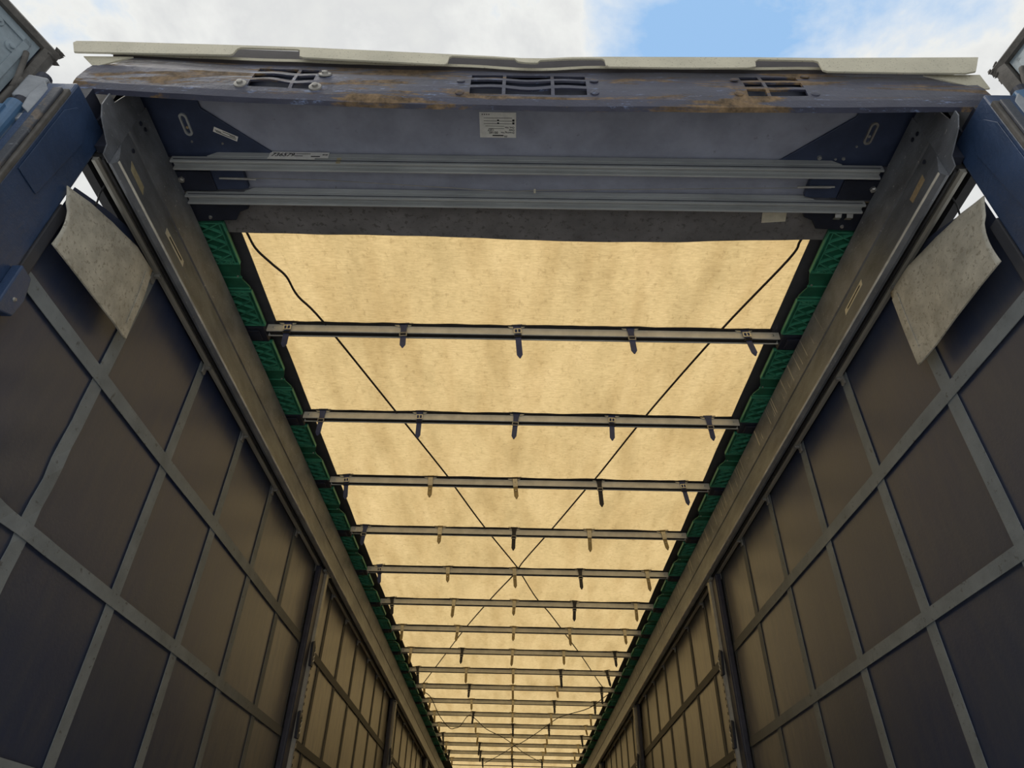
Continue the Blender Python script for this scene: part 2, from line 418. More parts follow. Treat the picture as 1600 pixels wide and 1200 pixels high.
# ------------------------------------------------------------------ dark rear roof panel
def build_panel():
    n = 80
    mb = MB()
    def fn(i, j):
        x = -1.225 + 2.45 * i / n
        e = 1.688 + .008 * math.sin(x * 4.3 + .4) + .004 * noise.noise(Vector((x * 6, 0, 2))) - (.035 * max(0, (-x - .55)) if x < -.55 else 0) - .02 * max(0, x - .6)
        return (x, 1.088 + (1.496 - 1.088) * j / 10, 2.004 - .004 * math.sin(math.pi * j / 10))
    mb.grid(n, 10, fn)
    single('rear_roof_panel', mb, M['panel'], 'slate grey roof panel between the rear header and the glowing tarpaulin', 'roof panel', solid=.008)
build_panel()

# ------------------------------------------------------------------ roof bows with straps
def c_profile(x0, x1, y, z0, z1, hw):
    """aluminium channel open below: outline in YZ, run along X"""
    o = [(y - hw, z0), (y - hw, z1), (y + hw, z1), (y + hw, z0), (y + hw - .007, z0), (y + hw - .007, z1 - .010), (y - hw + .007, z1 - .010), (y - hw + .007, z0)]
    return MB().prism([(x0, a, b) for a, b in o], (x1 - x0, 0, 0))

def strap_mesh(name, m, length, tip_shift, flare):
    """leather tongue: over the bow's rear face, then hanging to a pointed tip; local origin on the bow's rear face, top"""
    w = .0125
    path = [(0.030, -.004), (.012, -.007), (-.010, -.006), (-.035, -.006), (-.050, -.008), (-.075, -.010 + tip_shift * .3), (-length + .018, -.012 + tip_shift), (-length, -.012 + tip_shift)]
    mb = MB(); vs = []
    for i, (z, y) in enumerate(path):
        ww = w * (flare if i == 0 else 1.25 if (i == 1 and flare > 1.3) else 1.0)
        if i == len(path) - 1: ww = .0025
        vs += [(-ww, y, z), (ww, y, z), (ww, y - .0035, z), (-ww, y - .0035, z)]
    fs = [(0, 1, 2, 3)]
    for i in range(len(path) - 1):
        a = i * 4
        fs += [(a, a + 4, a + 5, a + 1), (a + 1, a + 5, a + 6, a + 2), (a + 2, a + 6, a + 7, a + 3), (a + 3, a + 7, a + 4, a)]
    a = (len(path) - 1) * 4; fs.append((a, a + 3, a + 2, a + 1))
    mb.add(vs, fs)
    return mb.mesh(name, m)

def ring(mb, w, h, y, zc, r, d):
    mb.box(-w, w, y, y + d, zc + h - r, zc + h).box(-w, w, y, y + d, zc - h, zc - h + r).box(-w, -w + r, y, y + d, zc - h + r, zc + h - r).box(w - r, w, y, y + d, zc - h + r, zc + h - r)
    return mb
BUCKLE = ring(MB(), .0165, .013, -.015, -.012, .004, .004).box(-.002, .002, -.016, -.012, -.021, .001).mesh('buckle', M['steel'])
BUCKLE_LOW = ring(MB(), .0165, .011, -.017, -.046, .004, .004).mesh('buckle', M['zinc'])
KEEPER = ring(MB(), .0160, .006, -.016, -.040, .0030, .012).mesh('keeper', M['dark_strap'])
PLATE = MB().box(-.0135, .0135, -.0135, -.0105, -.036, .014).lathe([(.003, 0), (.003, .003)], (0, -.0135, -.004), (0, -1, 0), 8).mesh('plate', M['cream_tab'])
RIVET_S = MB().lathe([(.004, 0), (.003, .0025)], (0, -.0165, -.062), (0, -1, 0), 8).mesh('stud', M['steel'])
TABS = [MB().prism([(s * .014, -.003, .030), (s * .040, -.003, .030), (s * .040, -.003, .021), (s * .030, -.003, .013), (s * .018, -.003, .010)][::s], (0, -.003, 0)).mesh('tab', M['cream_tab']) for s in (-1, 1)]
STRAPS = {c: [strap_mesh('strap', M[m_], ln * (.84 if c == 'tan' else 1), sh, 1.9 if c != 'tan' else 1.5) for ln, sh in ((.124, .0), (.140, -.006), (.158, .004))]
          for c, m_ in (('blue', 'blue_strap'), ('dark', 'dark_strap'), ('tan', 'tan_strap'))}
STRAP_X = (-1.018, -.516, -.023, .470, .964)
COLOURS = {0: ('blue',) * 5, 1: ('blue',) * 5, 2: ('blue', 'tan', 'tan', 'dark', 'blue'), 3: ('blue', 'tan', 'dark', 'tan', 'tan'),
           4: ('blue', 'tan', 'tan', 'dark', 'tan'), 5: ('dark', 'tan', 'tan', 'dark', 'tan')}
TIPS = {0: (0, 0, 2, 1, 1), 1: (1, 1, 1, 1, 0), 6: (1, 1, 0, 2, 1)}
WHAT = {0: 'with five blue buckled straps, next to the dark rear panel', 1: 'with five blue straps, where the cables are widest apart but one',
        2: 'with blue end straps', 4: 'where the two cables cross'}

def build_bow(k):
    y = BOW0 + k * BOW_STEP
    extra = {0: ', five blue straps with long tongues', 1: ', five blue straps with dark keepers', 2: ', blue straps at both ends and tan between',
             3: ', one blue strap among tan', 4: ', at the first crossing of the cables', 5: ', a black strap at one end', 9: ', where the cables reach its ends',
             14: ', at the second crossing of the cables'}.get(k, ', tan straps hanging from it')
    t = thing('roof_bow', '%s aluminium roof bow from the rear header%s' % (ORD[k], extra), 'roof bow', (0, y, 1.984), 'roof bows with hanging straps')
    part('bar', c_profile(-1.116, 1.116, y, 1.984, 2.022, .019), M['alu'], t, bevel=.0015)
    part('channel_shade', MB().box(-1.105, 1.105, y - .0115, y + .0115, 1.9865, 2.0115), M['dark_rubber'], t)  # black box stands in for the shade inside the open channel
    for s in (-1, 1):
        mb = MB().box(s * 1.117, s * 1.215, y - .046, y + .046, 1.976, 2.020).box(s * 1.14, s * 1.20, y - .03, y + .03, 1.968, 1.976)
        part('end_bracket', mb, M['navy_dark'], t, bevel=.004)
        part('rivet', MB().lathe([(.006, 0), (.005, .003), (.002, .0045)], (s * 1.085, y - .019, 2.003), (0, -1, 0), 10), M['steel'], t)
    cols = COLOURS.get(k) or tuple(random.choice(('tan', 'tan', 'dark')) if k < 9 else random.choice(('tan', 'dark')) for _ in range(5))
    for i, x in enumerate(STRAP_X):
        c = cols[i]
        v = TIPS.get(k, [random.randrange(3) for _ in range(5)])[i]
        so = put('strap', STRAPS[c][v], t, (x + random.uniform(-.006, .006), -.019, .022),
                 (random.uniform(-.04, .10), random.uniform(-.10, .10) + (-.04 if i == 0 else -.10 if i == 4 else 0), 0), label='%s strap' % {'blue': 'navy blue leather', 'dark': 'blackish', 'tan': 'tan webbing'}[c])
        if c == 'tan':
            put('plate', PLATE, so, (0, 0, 0))
            if k < 8: put('stud', RIVET_S, so, (0, 0, 0))
        else:
            put('buckle', BUCKLE if (i + k) % 2 == 0 and k < 5 else BUCKLE_LOW, so, (0, 0, 0))
            put('keeper', KEEPER, so, (0, 0, 0))
        for tb in TABS: put('tab', tb, so, (0, 0, 0))
for k in range(N_BOWS): build_bow(k)


# ------------------------------------------------------------------ green folding plates along both rails
def lattice(y0, y1, wide_end):
    x0, x1 = 1.107, 1.222
    p = MB().box(x0, x1, y0, y1, 1.990, 1.996)
    r = MB()
    zc = 1.9840; h = .0125; w = .0042
    r.bar((x0 + .002, y0, zc), (x0 + .002, y1, zc), w, h).bar((x1 - .004, y0, zc), (x1 - .004, y1, zc), w, h)
    r.bar((x0 + .016, y0, zc), (x0 + .016, y1, zc), w * .7, h)
    r.bar((x0, y0 + .002, zc), (x1, y0 + .002, zc), w, h).bar((x0, y1 - .002, zc), (x1, y1 - .002, zc), w, h)
    a, b = (x0 + .016, x1 - .004)
    n = 4; L = (y1 - y0 - .004) / n
    for q in range(n):
        ya = y0 + .002 + q * L
        r.bar((a, ya, zc), (b, ya + L, zc), w, h).bar((b, ya, zc), (a, ya + L, zc), w, h)
    ym = y1 - .022 if wide_end else y0 + .022          # small triangles next to the hinge plate
    r.bar((a, ym, zc), (b, ym, zc), w, h)
    ye = y1 - .002 if wide_end else y0 + .002
    for q in range(4):
        xa = a + (b - a) * q / 4; xb = a + (b - a) * (q + 1) / 4
        r.bar((xa, ym, zc), (xb, ye, zc), w * .7, h).bar((xb, ym, zc), (xa, ye, zc), w * .7, h)
    return p, r

def folding(side):
    ps = []
    for y0, y1, we in ((.052, .254, True), (.402, .606, False)):
        p, r = lattice(y0, y1, we); ps.append((p, r))
    hin = MB()
    L0, L1 = .254, .402
    out = [(1.109, L0), (1.118, L0 + .035), (1.128, L0 + .062), (1.128, L1 - .062), (1.118, L1 - .040), (1.109, L1 - .018), (1.109, L1), (1.222, L1), (1.222, L0)]
    hin.prism([(x, y, 1.986) for x, y in out], (0, 0, .006))
    lug = MB().box(1.124, 1.222, .325, .331, 1.982, 1.988).box(1.11, 1.222, L1 - .016, L1 - .010, 1.981, 1.988)
    pin = MB().lathe([(.004, 0), (.004, .007)], (1.138, .322, 1.982), (0, 0, 1), 8)
    res = [('lattice_panel', ps[0][0]), ('lattice_panel', ps[1][0]), ('ribs', ps[0][1]), ('ribs', ps[1][1]), ('hinge_plate', hin), ('ridge', lug), ('pin', pin)]
    if side < 0: res = [(n, b.mirror()) for n, b in res]
    return [(n, b.mesh(n, M['steel'] if n == 'pin' else M['green_shaded'] if n in ('lattice_panel', 'hinge_plate') else M['green'], origin=(0, 0, 1.98))) for n, b in res]
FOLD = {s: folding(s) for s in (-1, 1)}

def build_fold(side, k):
    """bay k: 0 lies between the rear rail and the first bow"""
    y = BOW0 + (k - 1) * BOW_STEP
    where = 'between the rear rails and the first roof bow' if k == 0 else 'between the %s and %s roof bows' % (ORD[k - 1], ORD[k])
    t = thing('folding_plate', 'green ribbed plastic folding plate %s, %s' % (where, SIDE[side]), 'folding plate', (0, y, 1.98), 'green folding plates along the roof edges')
    lp = []
    for n, me in FOLD[side]:
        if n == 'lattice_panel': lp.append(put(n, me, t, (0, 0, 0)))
    q = 0
    for n, me in FOLD[side]:
        if n == 'ribs': put(n, me, lp[q], (0, 0, 0)); q += 1
        elif n != 'lattice_panel': put(n, me, t, (0, 0, 0))
for s in (-1, 1):
    for k in range(N_BOWS): build_fold(s, k)


# ------------------------------------------------------------------ cant rails with curtain track
def build_cant(s):
    lab = 'aluminium cant rail marked by a row of pale scratches, above the curtain' if s > 0 else 'grey aluminium cant rail without scratches, carrying yellowed tape'
    t = thing('cant_rail', lab, 'roof rail', (s * 1.24, 1.15, 1.66))
    y0, y1 = 1.15, Y_END
    prof = [(1.184, 1.957), (1.200, 1.846), (1.2045, 1.842), (1.2045, 1.837), (1.200, 1.832), (1.195, 1.80), (1.185, 1.75), (1.172, 1.705), (1.166, 1.685), (1.166, 1.672), (1.180, 1.662), (1.190, 1.664),
            (1.196, 1.70), (1.244, 1.70), (1.250, 1.764), (1.30, 1.768), (1.30, 2.040), (1.224, 2.040), (1.224, 1.957)]
    mb = MB().prism([(s * x, y0, z) for x, z in (prof if s > 0 else prof[::-1])], (0, y1 - y0, 0))
    part('beam', mb, M['rail_scratched'] if s > 0 else M['rail'], t)
    part('edge_highlight_strip', MB().tube([(s * 1.1665, y0 + .002, 1.676), (s * 1.1665, y1, 1.676)], .0045, 8), M['edge_highlight'], t, smooth=True, label='bright lower edge, highlight put into its colour')
    part('track_groove', MB().box(s * 1.190, s * 1.243, y0 - .008, y1, 1.684, 1.704), M['dark_rubber'], t)
    part('leak_block', MB().box(s * 1.272, s * 1.300, 1.43, y1, 1.66, 1.767).box(s * 1.272, s * 1.300, y0, 1.43, 1.692, 1.767), M['dark_rubber'], t)  # added strip that blocks daylight leaking in above the curtain
    part('seal_strip', MB().box(s * 1.200, s * 1.208, y0 - .008, y1, 1.668, 1.684), M['dark_rubber'], t)
    part('track_lip', MB().prism([(s * 1.219, y0 - .008, 1.682), (s * 1.219, y0 - .008, 1.672), (s * 1.226, y0 - .008, 1.666), (s * 1.236, y0 - .008, 1.666), (s * 1.236, y0 - .008, 1.682)], (0, y1 - y0 + .008, 0)), M['lip'], t)
    # torn dark end of the rail beside the corner post
    zt_ = zb(s * 1.19) - .006
    part('end_plate', MB().prism([(s * 1.188, y, z) for y, z in [(1.088, 1.955), (1.149, 1.955), (1.149, 1.664), (1.120, 1.664), (1.112, 1.700), (1.050, 1.735), (1.028, 1.765), (1.028, zt_), (1.056, zt_)]][::s], (s * .004, 0, 0)), M['rail_scratched'] if s > 0 else M['rail'], t)
    part('recess_shade', MB().box(s * 1.1925, s * 1.229, 1.118, 1.1495, 1.70, 1.95), M['navy_dark'], t)  # dark block painted in for the shade of the recess by the post
    for dy, z in ((.02, 1.90), (.045, 1.908), (.05, 1.80)):
        part('bolt_hole', MB().lathe([(.007, 0), (.007, .002)], (s * 1.190, y0 + dy, z), (-s, 0, 0), 10), M['navy_dark'], t)
    return t
for s in (-1, 1): build_cant(s)


# ------------------------------------------------------------------ side curtains
def curtain_x(s, y, z):
    b = noise.noise(Vector((s * 9, y * .8, z * .7))) * .006
    b += noise.noise(Vector((s * 5, y * 2.6, z * .8 + 4))) * .0025
    if s < 0 and y < 1.75:          # slack folds by the corner post
        k = min(1, (1.75 - y) / .5)
        b += k * .009 * math.sin((y * .75 - z) * 34 + .7) * max(0, min(1, (1.15 - z) / .2)) * max(0, min(1, (z - .55) / .2))
    return s * (1.252 + b)

def ztop(y):
    if y > 1.40: return 1.684
    k = (1.40 - y) / .24
    return 1.684 - .118 * min(1, k) ** 1.15

def build_curtain(s):
    t = thing('side_curtain', 'dark PVC side curtain with grey webbing grid, %s of the trailer' % ('scratched-rail side' if s > 0 else 'number-sticker side'), 'curtain', (s * 1.25, 1.16, -.88), 'side curtains')
    ny, nz = 300, 44
    Y0, Y1 = 1.160, Y_END
    def fn(i, j):
        y = Y0 + (Y1 - Y0) * (i / ny) ** 1.15
        z = -.88 + (ztop(y) + .88) * j / nz
        return (curtain_x(s, y, z), y, z)
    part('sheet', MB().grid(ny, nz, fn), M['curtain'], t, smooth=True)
    off = .0045
    k = 0; y = 1.585
    while y < Y_END - .1:
        n = 40; z1 = ztop(y) - .006
        def fv(i, j, y=y, z1=z1):
            z = -.80 + (z1 + .80) * j / n; yy = y + (-.0255, .0255)[i]
            return (curtain_x(s, yy, z) - s * off, yy, z)
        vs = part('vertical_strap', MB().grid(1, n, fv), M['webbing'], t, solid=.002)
        hk = MB().box(s * 1.2365, s * 1.246, y - .012, y + .012, 1.636, 1.683).box(s * 1.216, s * 1.2365, y - .007, y + .007, 1.655, 1.6655)
        part('roller_hook', hk, M['zinc'], vs, bevel=.002)
        k += 1; y = 1.585 + .4865 * k
    for zc, hh in ((1.228, .024), (.738, .021), (.252, .021), (-.24, .021)):
        n = 260
        def fh(i, j, zc=zc, hh=hh):
            y = Y0 + .01 + (Y_END - Y0 - .02) * (i / n) ** 1.15; z = zc + (-hh, hh)[j]
            return (curtain_x(s, y, z) - s * off * 1.9, y, z)
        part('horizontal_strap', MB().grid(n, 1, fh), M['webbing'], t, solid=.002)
    part('end_pole', MB().prism([(s * 1.235, 1.142, z0) for z0 in (-.85,)] + [(s * 1.235, 1.178, -.85), (s * 1.249, 1.178, -.85), (s * 1.249, 1.142, -.85)], (0, 0, 1.47 + .85)), M['border'], t, bevel=.004, label='dark tensioning pole at the curtain end')
for s in (-1, 1): build_curtain(s)


# ------------------------------------------------------------------ beige flaps folded in at the curtain ends
def build_flap(s):
    # outline in (Y, z) on its own slightly curled surface
    if s < 0: top = [(1.112, 1.506), (1.20, 1.552), (1.30, 1.590), (1.42, 1.618), (1.525, 1.626)]; bot = [(1.150, 1.318), (1.25, 1.325), (1.35, 1.331), (1.45, 1.338), (1.543, 1.343)]
    else: top = [(1.126, 1.538), (1.22, 1.582), (1.33, 1.612), (1.46, 1.630), (1.586, 1.638)]; bot = [(1.166, 1.325), (1.27, 1.327), (1.38, 1.329), (1.48, 1.331), (1.590, 1.333)]
    nu, nv = 24, 14
    def lerp(P, u):
        q = u * (len(P) - 1); i = min(int(q), len(P) - 2); f = q - i
        return P[i][0] * (1 - f) + P[i + 1][0] * f, P[i][1] * (1 - f) + P[i + 1][1] * f
    def fn(i, j):
        u, v = i / nu, j / nv
        a, b = lerp(top, u), lerp(bot, u)
        y = a[0] * (1 - v) + b[0] * v; z = a[1] * (1 - v) + b[1] * v
        if u < .3: y += .018 * math.sin(math.pi * v) * (1 - u / .3) * (1 if v > .35 else .4)
        x = 1.200 + .026 * (1 - v) ** 2.2 * (0.3 + .7 * math.sin(math.pi * min(1, u + .25))) + .004 * noise.noise(Vector((y * 7, z * 7, s)))
        return (s * x, y, z)
    t = thing('curtain_flap', 'stained beige PVC flap hanging from the cant rail by the post, %s' % SIDE[s], 'flap', (s * 1.21, 1.3, 1.32))
    part('sheet', MB().grid(nu, nv, fn), M['flap'], t, smooth=True, solid=.003)
    def hem(u0, u1, v0, v1, d):
        n = 14
        def g(i, j):
            u = u0 + (u1 - u0) * (i / n if u1 - u0 > .2 else j); v = v0 + (v1 - v0) * (j if u1 - u0 > .2 else i / n)
            p = fn(u * nu, v * nv); return (p[0] - s * d, p[1], p[2])
        return MB().grid(n, 1, g)
    part('hem', hem(.03, .97, .86, 1.0, .0032), M['flap'], t, solid=.0015)
    part('hem', hem(.93, 1.0, .1, .99, .0034), M['flap'], t, solid=.0015)
    # bright turned-up edge and thin cord that cross the daylight gap above the flap
    cord = MB().tube([(s * 1.236, 1.236, 1.585), (s * 1.243, 1.240, 1.612), (s * 1.246, 1.236, 1.64), (s * 1.242, 1.232, 1.67)], .0026, 6)
    part('cord', cord, M['dark_rubber'], t)
for s in (-1, 1): build_flap(s)


# ------------------------------------------------------------------ rear header beam with louvred vents
VENTS = [(-.800, -.618, (.68,)), (-.164, .168, (.29, .71)), (.622, .790, (.35,))]
ROWS = [(.050, .085), (.100, .134), (.156, .184)]

def build_header():
    t = thing('rear_header', 'rusty navy steel rear header beam with three louvred vents', 'header beam', (0, 1.06, 1.77))
    S = [0, .004, .028, .050, .085, .100, .134, .156, .184, .245]
    Yp = [1.036, 1.024, 1.019, 1.018, 1.019, 1.020, 1.024, 1.030, 1.036, 1.046]
    xs = set()
    n = 130
    for i in range(n + 1): xs.add(round(-1.305 + 2.61 * i / n, 4))
    for a, b, dv in VENTS:
        xs |= {a, b}
        for d in dv:
            c = a + (b - a) * d; xs |= {round(c - .005, 4), round(c + .005, 4)}
    xs = sorted(xs)
    # drop near-duplicates that are not vent edges
    keep = set()
    for a, b, dv in VENTS:
        keep |= {a, b}
        for d in dv:
            c = a + (b - a) * d; keep |= {round(c - .005, 4), round(c + .005, 4)}
    xs = [x for x in xs if x in keep or all(abs(x - q) > .006 for q in keep)]
    def vent_of(x):
        for a, b, dv in VENTS:
            if a <= x <= b: return (a, b, dv)
    def skip(i, j):
        xm = (xs[i] + xs[i + 1]) / 2; v = vent_of(xm)
        if not v: return False
        for d in v[2]:
            if abs(xm - (v[0] + (v[1] - v[0]) * d)) < .0051: return False
        return any(abs(S[j] - r[0]) < 1e-6 for r in ROWS)
    def fn(i, j):
        x = xs[i]; dz = 0
        v = vent_of(x)
        if v and 4 <= j <= 7:
            u = (x - v[0]) / (v[1] - v[0])
            amp = {-.8: .0085, -.164: .0075}.get(v[0], .002) * (1.0 if j in (4, 5) else .7)
            dz = amp * math.sin(2 * math.pi * u * (1.0 if v[0] < -.5 else 1.5)) * math.sin(math.pi * u) ** .6 if 0 < u < 1 else 0
        k = 1 - .030 * max(0, (S[j] - .06) / .155) * min(1, max(0, (abs(x) - 1.0) / .3))
        yy = Yp[j] + .0025 * noise.noise(Vector((x * 4, j * .4, 0)))
        return (x * k, yy, zb(x) + S[j] + dz + .0015 * noise.noise(Vector((x * 9, j, 3))))
    part('face', MB().grid(len(xs) - 1, len(S) - 1, fn, skip), M['header'], t, solid=.006)
    nb = 60
    def back(i, j):
        x = -1.255 + 2.51 * i / nb
        return [(x, 1.040, zb(x) + .040), (x, 1.046, zb(x) + .12), (x, 1.062, zb(x) + .200), (x, 1.080, 1.03 * zt(x) - .016)][j]
    part('back_plate', MB().grid(nb, 3, back), M['navy_dark'], t, solid=.003)
    for s in (-1, 1):
        x = s * 1.290
        part('end_cap', MB().prism([(x, 1.030, zb(x)), (x, 1.050, zb(x) + .01), (x, 1.070, zb(x) + .15), (x, 1.050, zb(x) + .17), (x, 1.030, zb(x) + .12)][::s], (-s * .006, 0, 0)), M['header'], t)
    # brown top profile with a pale lip, seen through the notches of the hem
    def prof(i, j):
        x = -1.27 + 2.54 * i / nb
        dip = -.022 * math.exp(-((x - .01) / .09) ** 2)
        zl = 1.03 * (zt(x) - .056) + dip * .8
        return [(x, 1.046, zl - .02), (x, 1.031, zl), (x, 1.030, 1.03 * zt(x) - .003 + dip * .8), (x, 1.085, 1.03 * zt(x) - .002 + dip)][j]
    part('top_profile', MB().grid(nb, 3, prof), M['brown_profile'], t, solid=.004)
    def lip(i, j):
        x = -1.27 + 2.54 * i / nb
        dip = -.018 * math.exp(-((x - .01) / .13) ** 2)
        z = 1.026 * (zt(x) - .056) + dip + .003 * noise.noise(Vector((x * 8, 0, 4)))
        return [(x, 1.027, z - .006), (x, 1.023, z + .001)][j]
    part('pale_lip', MB().grid(nb, 1, lip), M['hem'], t, solid=.003)
    # rivets on washers
    me_big = MB().lathe([(.019, 0), (.018, .004), (.009, .005), (.0085, .011), (.005, .012)], (0, 0, 0), (0, -1, 0), 18).mesh('rivet', M['zinc'], smooth=False)
    me_small = MB().lathe([(.013, 0), (.012, .003), (.006, .0045)], (0, 0, 0), (0, -1, 0), 14).mesh('rivet', M['header'])
    O = ORIGIN[t.name]
    for x, z, big in ((-.822, 1.858, 1), (-.604, 1.845, 1), (-.592, 1.925, 1), (-.193, 1.898, 0), (-.192, 1.825, 0), (.192, 1.908, 0), (.190, 1.834, 0), (.600, 1.925, 0), (.596, 1.838, 0), (.818, 1.968, 0), (.812, 1.843, 0)):
        h = z - zb(x)
        yy = 1.0155 if h < .11 else 1.021 if h < .15 else 1.032
        put('rivet', me_big if big else me_small, t, Vector((x, yy, z)) - O, (0 if h < .12 else -.28, 0, 0))
build_header()

def build_hem():
    """cream hem of the roof skin hanging over the header, notched above the vents"""
    t = thing('roof_hem', 'cream speckled roof hem strip with three notches along the rear header', 'hem strip', (0, 1.0, 1.94))
    low = [(-1.352, 2.000), (-1.34, 1.9985), (-.885, 1.993), (-.876, 1.999), (-.871, 2.030), (-.862, 2.037), (-.690, 2.030), (-.682, 2.024), (-.676, 1.990), (-.664, 1.983),
           (-.246, 1.951), (-.236, 1.957), (-.232, 1.994), (-.224, 2.001), (-.040, 1.990), (-.030, 1.974), (-.008, 1.968), (.028, 1.967), (.036, 1.982), (.120, 1.993), (.218, 1.996), (.225, 1.988), (.228, 1.956), (.237, 1.950),
           (.45, 1.949), (.640, 1.954), (.664, 1.962), (.668, 1.992), (.680, 2.003), (.842, 2.000), (.852, 1.993), (.854, 1.946), (.866, 1.938), (1.10, 1.936), (1.262, 1.938), (1.295, 1.950), (1.312, 1.985)]
    top = [(1.333, 2.030), (1.10, 2.022), (.866, 2.014), (.66, 2.014), (.45, 2.010), (.23, 2.006), (.12, 2.001), (.05, 1.992), (-.02, 1.992), (-.10, 2.001), (-.23, 2.010), (-.45, 2.026), (-.68, 2.042), (-.88, 2.050), (-1.10, 2.057), (-1.30, 2.064), (-1.372, 2.064), (-1.378, 2.056)]
    P = [(x, .998, z) for x, z in low + top]
    part('strip', MB().prism(P, (0, .006, 0)), M['hem'], t, bevel=.001)
    edge = MB().tube([(x, 1.001, z + .001) for x, z in top[::-1][1:]], .0028, 6)
    part('beading', edge, M['hem'], t)
    part('corner_flap', MB().prism([(-1.33, 1.012, 2.00), (-1.18, 1.012, 2.00), (-1.285, 1.02, 1.955)], (0, .004, 0)), M['hem'], t)
    part('corner_flap', MB().prism([(1.15, 1.012, 1.95), (1.315, 1.012, 1.955), (1.325, 1.02, 1.895), (1.30, 1.02, 1.89)], (0, .004, 0)), M['hem'], t)
build_hem()


# ------------------------------------------------------------------ rear rails, gussets, roller carriages, wire
def build_rail(y, z, name_label, xl, xr, steps):
    t = thing('rear_rail', name_label, 'roof rail', (0, y, z))
    part('bar', c_profile(xl, xr, y, z, z + .028, .018), M['rail_grey'], t, bevel=.0015)
    part('groove', MB().box(xl + .01, xr - .01, y - .0195, y - .018, z + .010, z + .012), M['navy_dark'], t)
    part('flange', MB().prism([(steps[0], y - .020, z + .028), (steps[0] + .03, y - .022, z + .046), (steps[1] - .03, y - .022, z + .046), (steps[1], y - .020, z + .028)], (0, .012, 0)), M['rail_grey'], t)
build_rail(1.346, 1.940, 'grey aluminium rear rail bearing a printed number sticker', -1.178, 1.172, (-1.06, 1.04))
build_rail(1.488, 1.944, 'grey aluminium rear rail beside the glowing tarpaulin, hung with roller clips', -1.183, 1.172, (-.98, 1.00))

def build_gusset(s):
    t = thing('corner_gusset', 'navy triangular gusset plate in the roof corner, %s' % SIDE[s], 'gusset', (s * 1.1, 1.25, 1.985))
    out = [(1.215, 1.125), (1.035, 1.125), (1.030, 1.168), (.842, 1.326), (.80, 1.345), (1.215, 1.345)]
    P = [(s * x, y, 1.986) for x, y in out]
    part('plate', MB().prism(P[::-1] if s > 0 else P, (0, 0, .008)), M['navy'], t, bevel=.002)
    # oblong slot with raised rim
    c = (s * 1.096, 1.222); pts = []
    for k in range(24):
        a = 2 * math.pi * k / 24
        pts.append((c[0] + .013 * math.cos(a), c[1] + .013 * math.sin(a) + (.026 if math.sin(a) > 0 else -.026)))
    pts2 = [((x - c[0]) * .55 + c[0], (y - c[1]) * .82 + c[1]) for x, y in pts]
    rim = MB(); n = 24
    rim.add([(x, y, 1.986) for x, y in pts] + [(x, y, 1.980) for x, y in pts] + [(x, y, 1.980) for x, y in pts2] + [(x, y, 1.986) for x, y in pts2],
            [f for i in range(n) for j in [(i + 1) % n] for f in ((i, j, n + j, n + i), (n + i, n + j, 2 * n + j, 2 * n + i), (2 * n + i, 2 * n + j, 3 * n + j, 3 * n + i))])
    so = part('slot_rim', rim, M['zinc'] if s > 0 else M['rail_grey'], t)
    part('bolt', MB().lathe([(.005, 0), (.004, .003)], (c[0], c[1] + .012, 1.986), (0, 0, -1), 10), M['tape'] if s < 0 else M['steel'], so)
    for bx, by, r in ([(1.07, 1.27, .004), (1.045, 1.315, .006), (1.02, 1.318, .004), (.965, 1.312, .008)] if s > 0 else [(1.10, 1.285, .004), (1.00, 1.29, .004)]):
        part('bolt', MB().lathe([(r, 0), (r * .8, r)], (s * bx, by, 1.986), (0, 0, -1), 8), M['steel'] if s > 0 else M['zinc'], t)
for s in (-1, 1): build_gusset(s)

def build_carriage(s):
    t = thing('roller_carriage', 'dark navy roller carriage with %s, %s' % ('two bright clips' if s > 0 else 'an empty bracket', SIDE[s]), 'roller carriage', (s * 1.1, 1.42, 1.965))
    part('body', MB().prism([(s * x, y, 1.972) for x, y in [(.962, 1.368), (1.20, 1.368), (1.20, 1.463), (1.00, 1.463), (.985, 1.463), (.962, 1.458)]][::(-1 if s > 0 else 1)], (0, 0, .022)), M['navy'], t, bevel=.003)
    part('cover', MB().box(s * 1.07, s * 1.19, 1.385, 1.462, 1.962, 1.972), M['navy_dark'], t, bevel=.003)
    part('arm', MB().prism([(s * x, y, 1.966) for x, y in [(.985, 1.510), (1.221, 1.510), (1.221, 1.585), (1.205, 1.600), (1.045, 1.592), (1.02, 1.555), (.985, 1.54)]][::(-1 if s > 0 else 1)], (0, 0, .020)), M['navy_dark'], t, bevel=.003)
    part('nut', MB().lathe([(.011, 0), (.011, .008), (.006, .012)], (s * 1.176, 1.415, 1.962), (0, 0, -1), 6), M['steel'] if s > 0 else M['zinc'], t)
    part('bolt', MB().lathe([(.007, 0), (.005, .006)], (s * 1.135, 1.578, 1.966), (0, 0, -1), 10), M['steel'], t)
    part('rod', MB().tube([(s * .92, 1.412, 1.962), (s * 1.045, 1.409, 1.962)], .0035, 8), M['steel'], t)
    if s > 0:
        for x in (1.085, 1.125):
            part('clip', MB().prism([(x, 1.512, 1.962), (x, 1.524, 1.950), (x, 1.540, 1.958), (x, 1.540, 1.954), (x, 1.524, 1.945), (x, 1.508, 1.958)], (.022, 0, 0)), M['steel'], t)
        part('hook', MB().tube([(1.200, 1.575, 1.958), (1.215, 1.545, 1.950), (1.205, 1.515, 1.945), (1.212, 1.495, 1.945)], .005, 8), M['navy_dark'], t)
for s in (-1, 1): build_carriage(s)

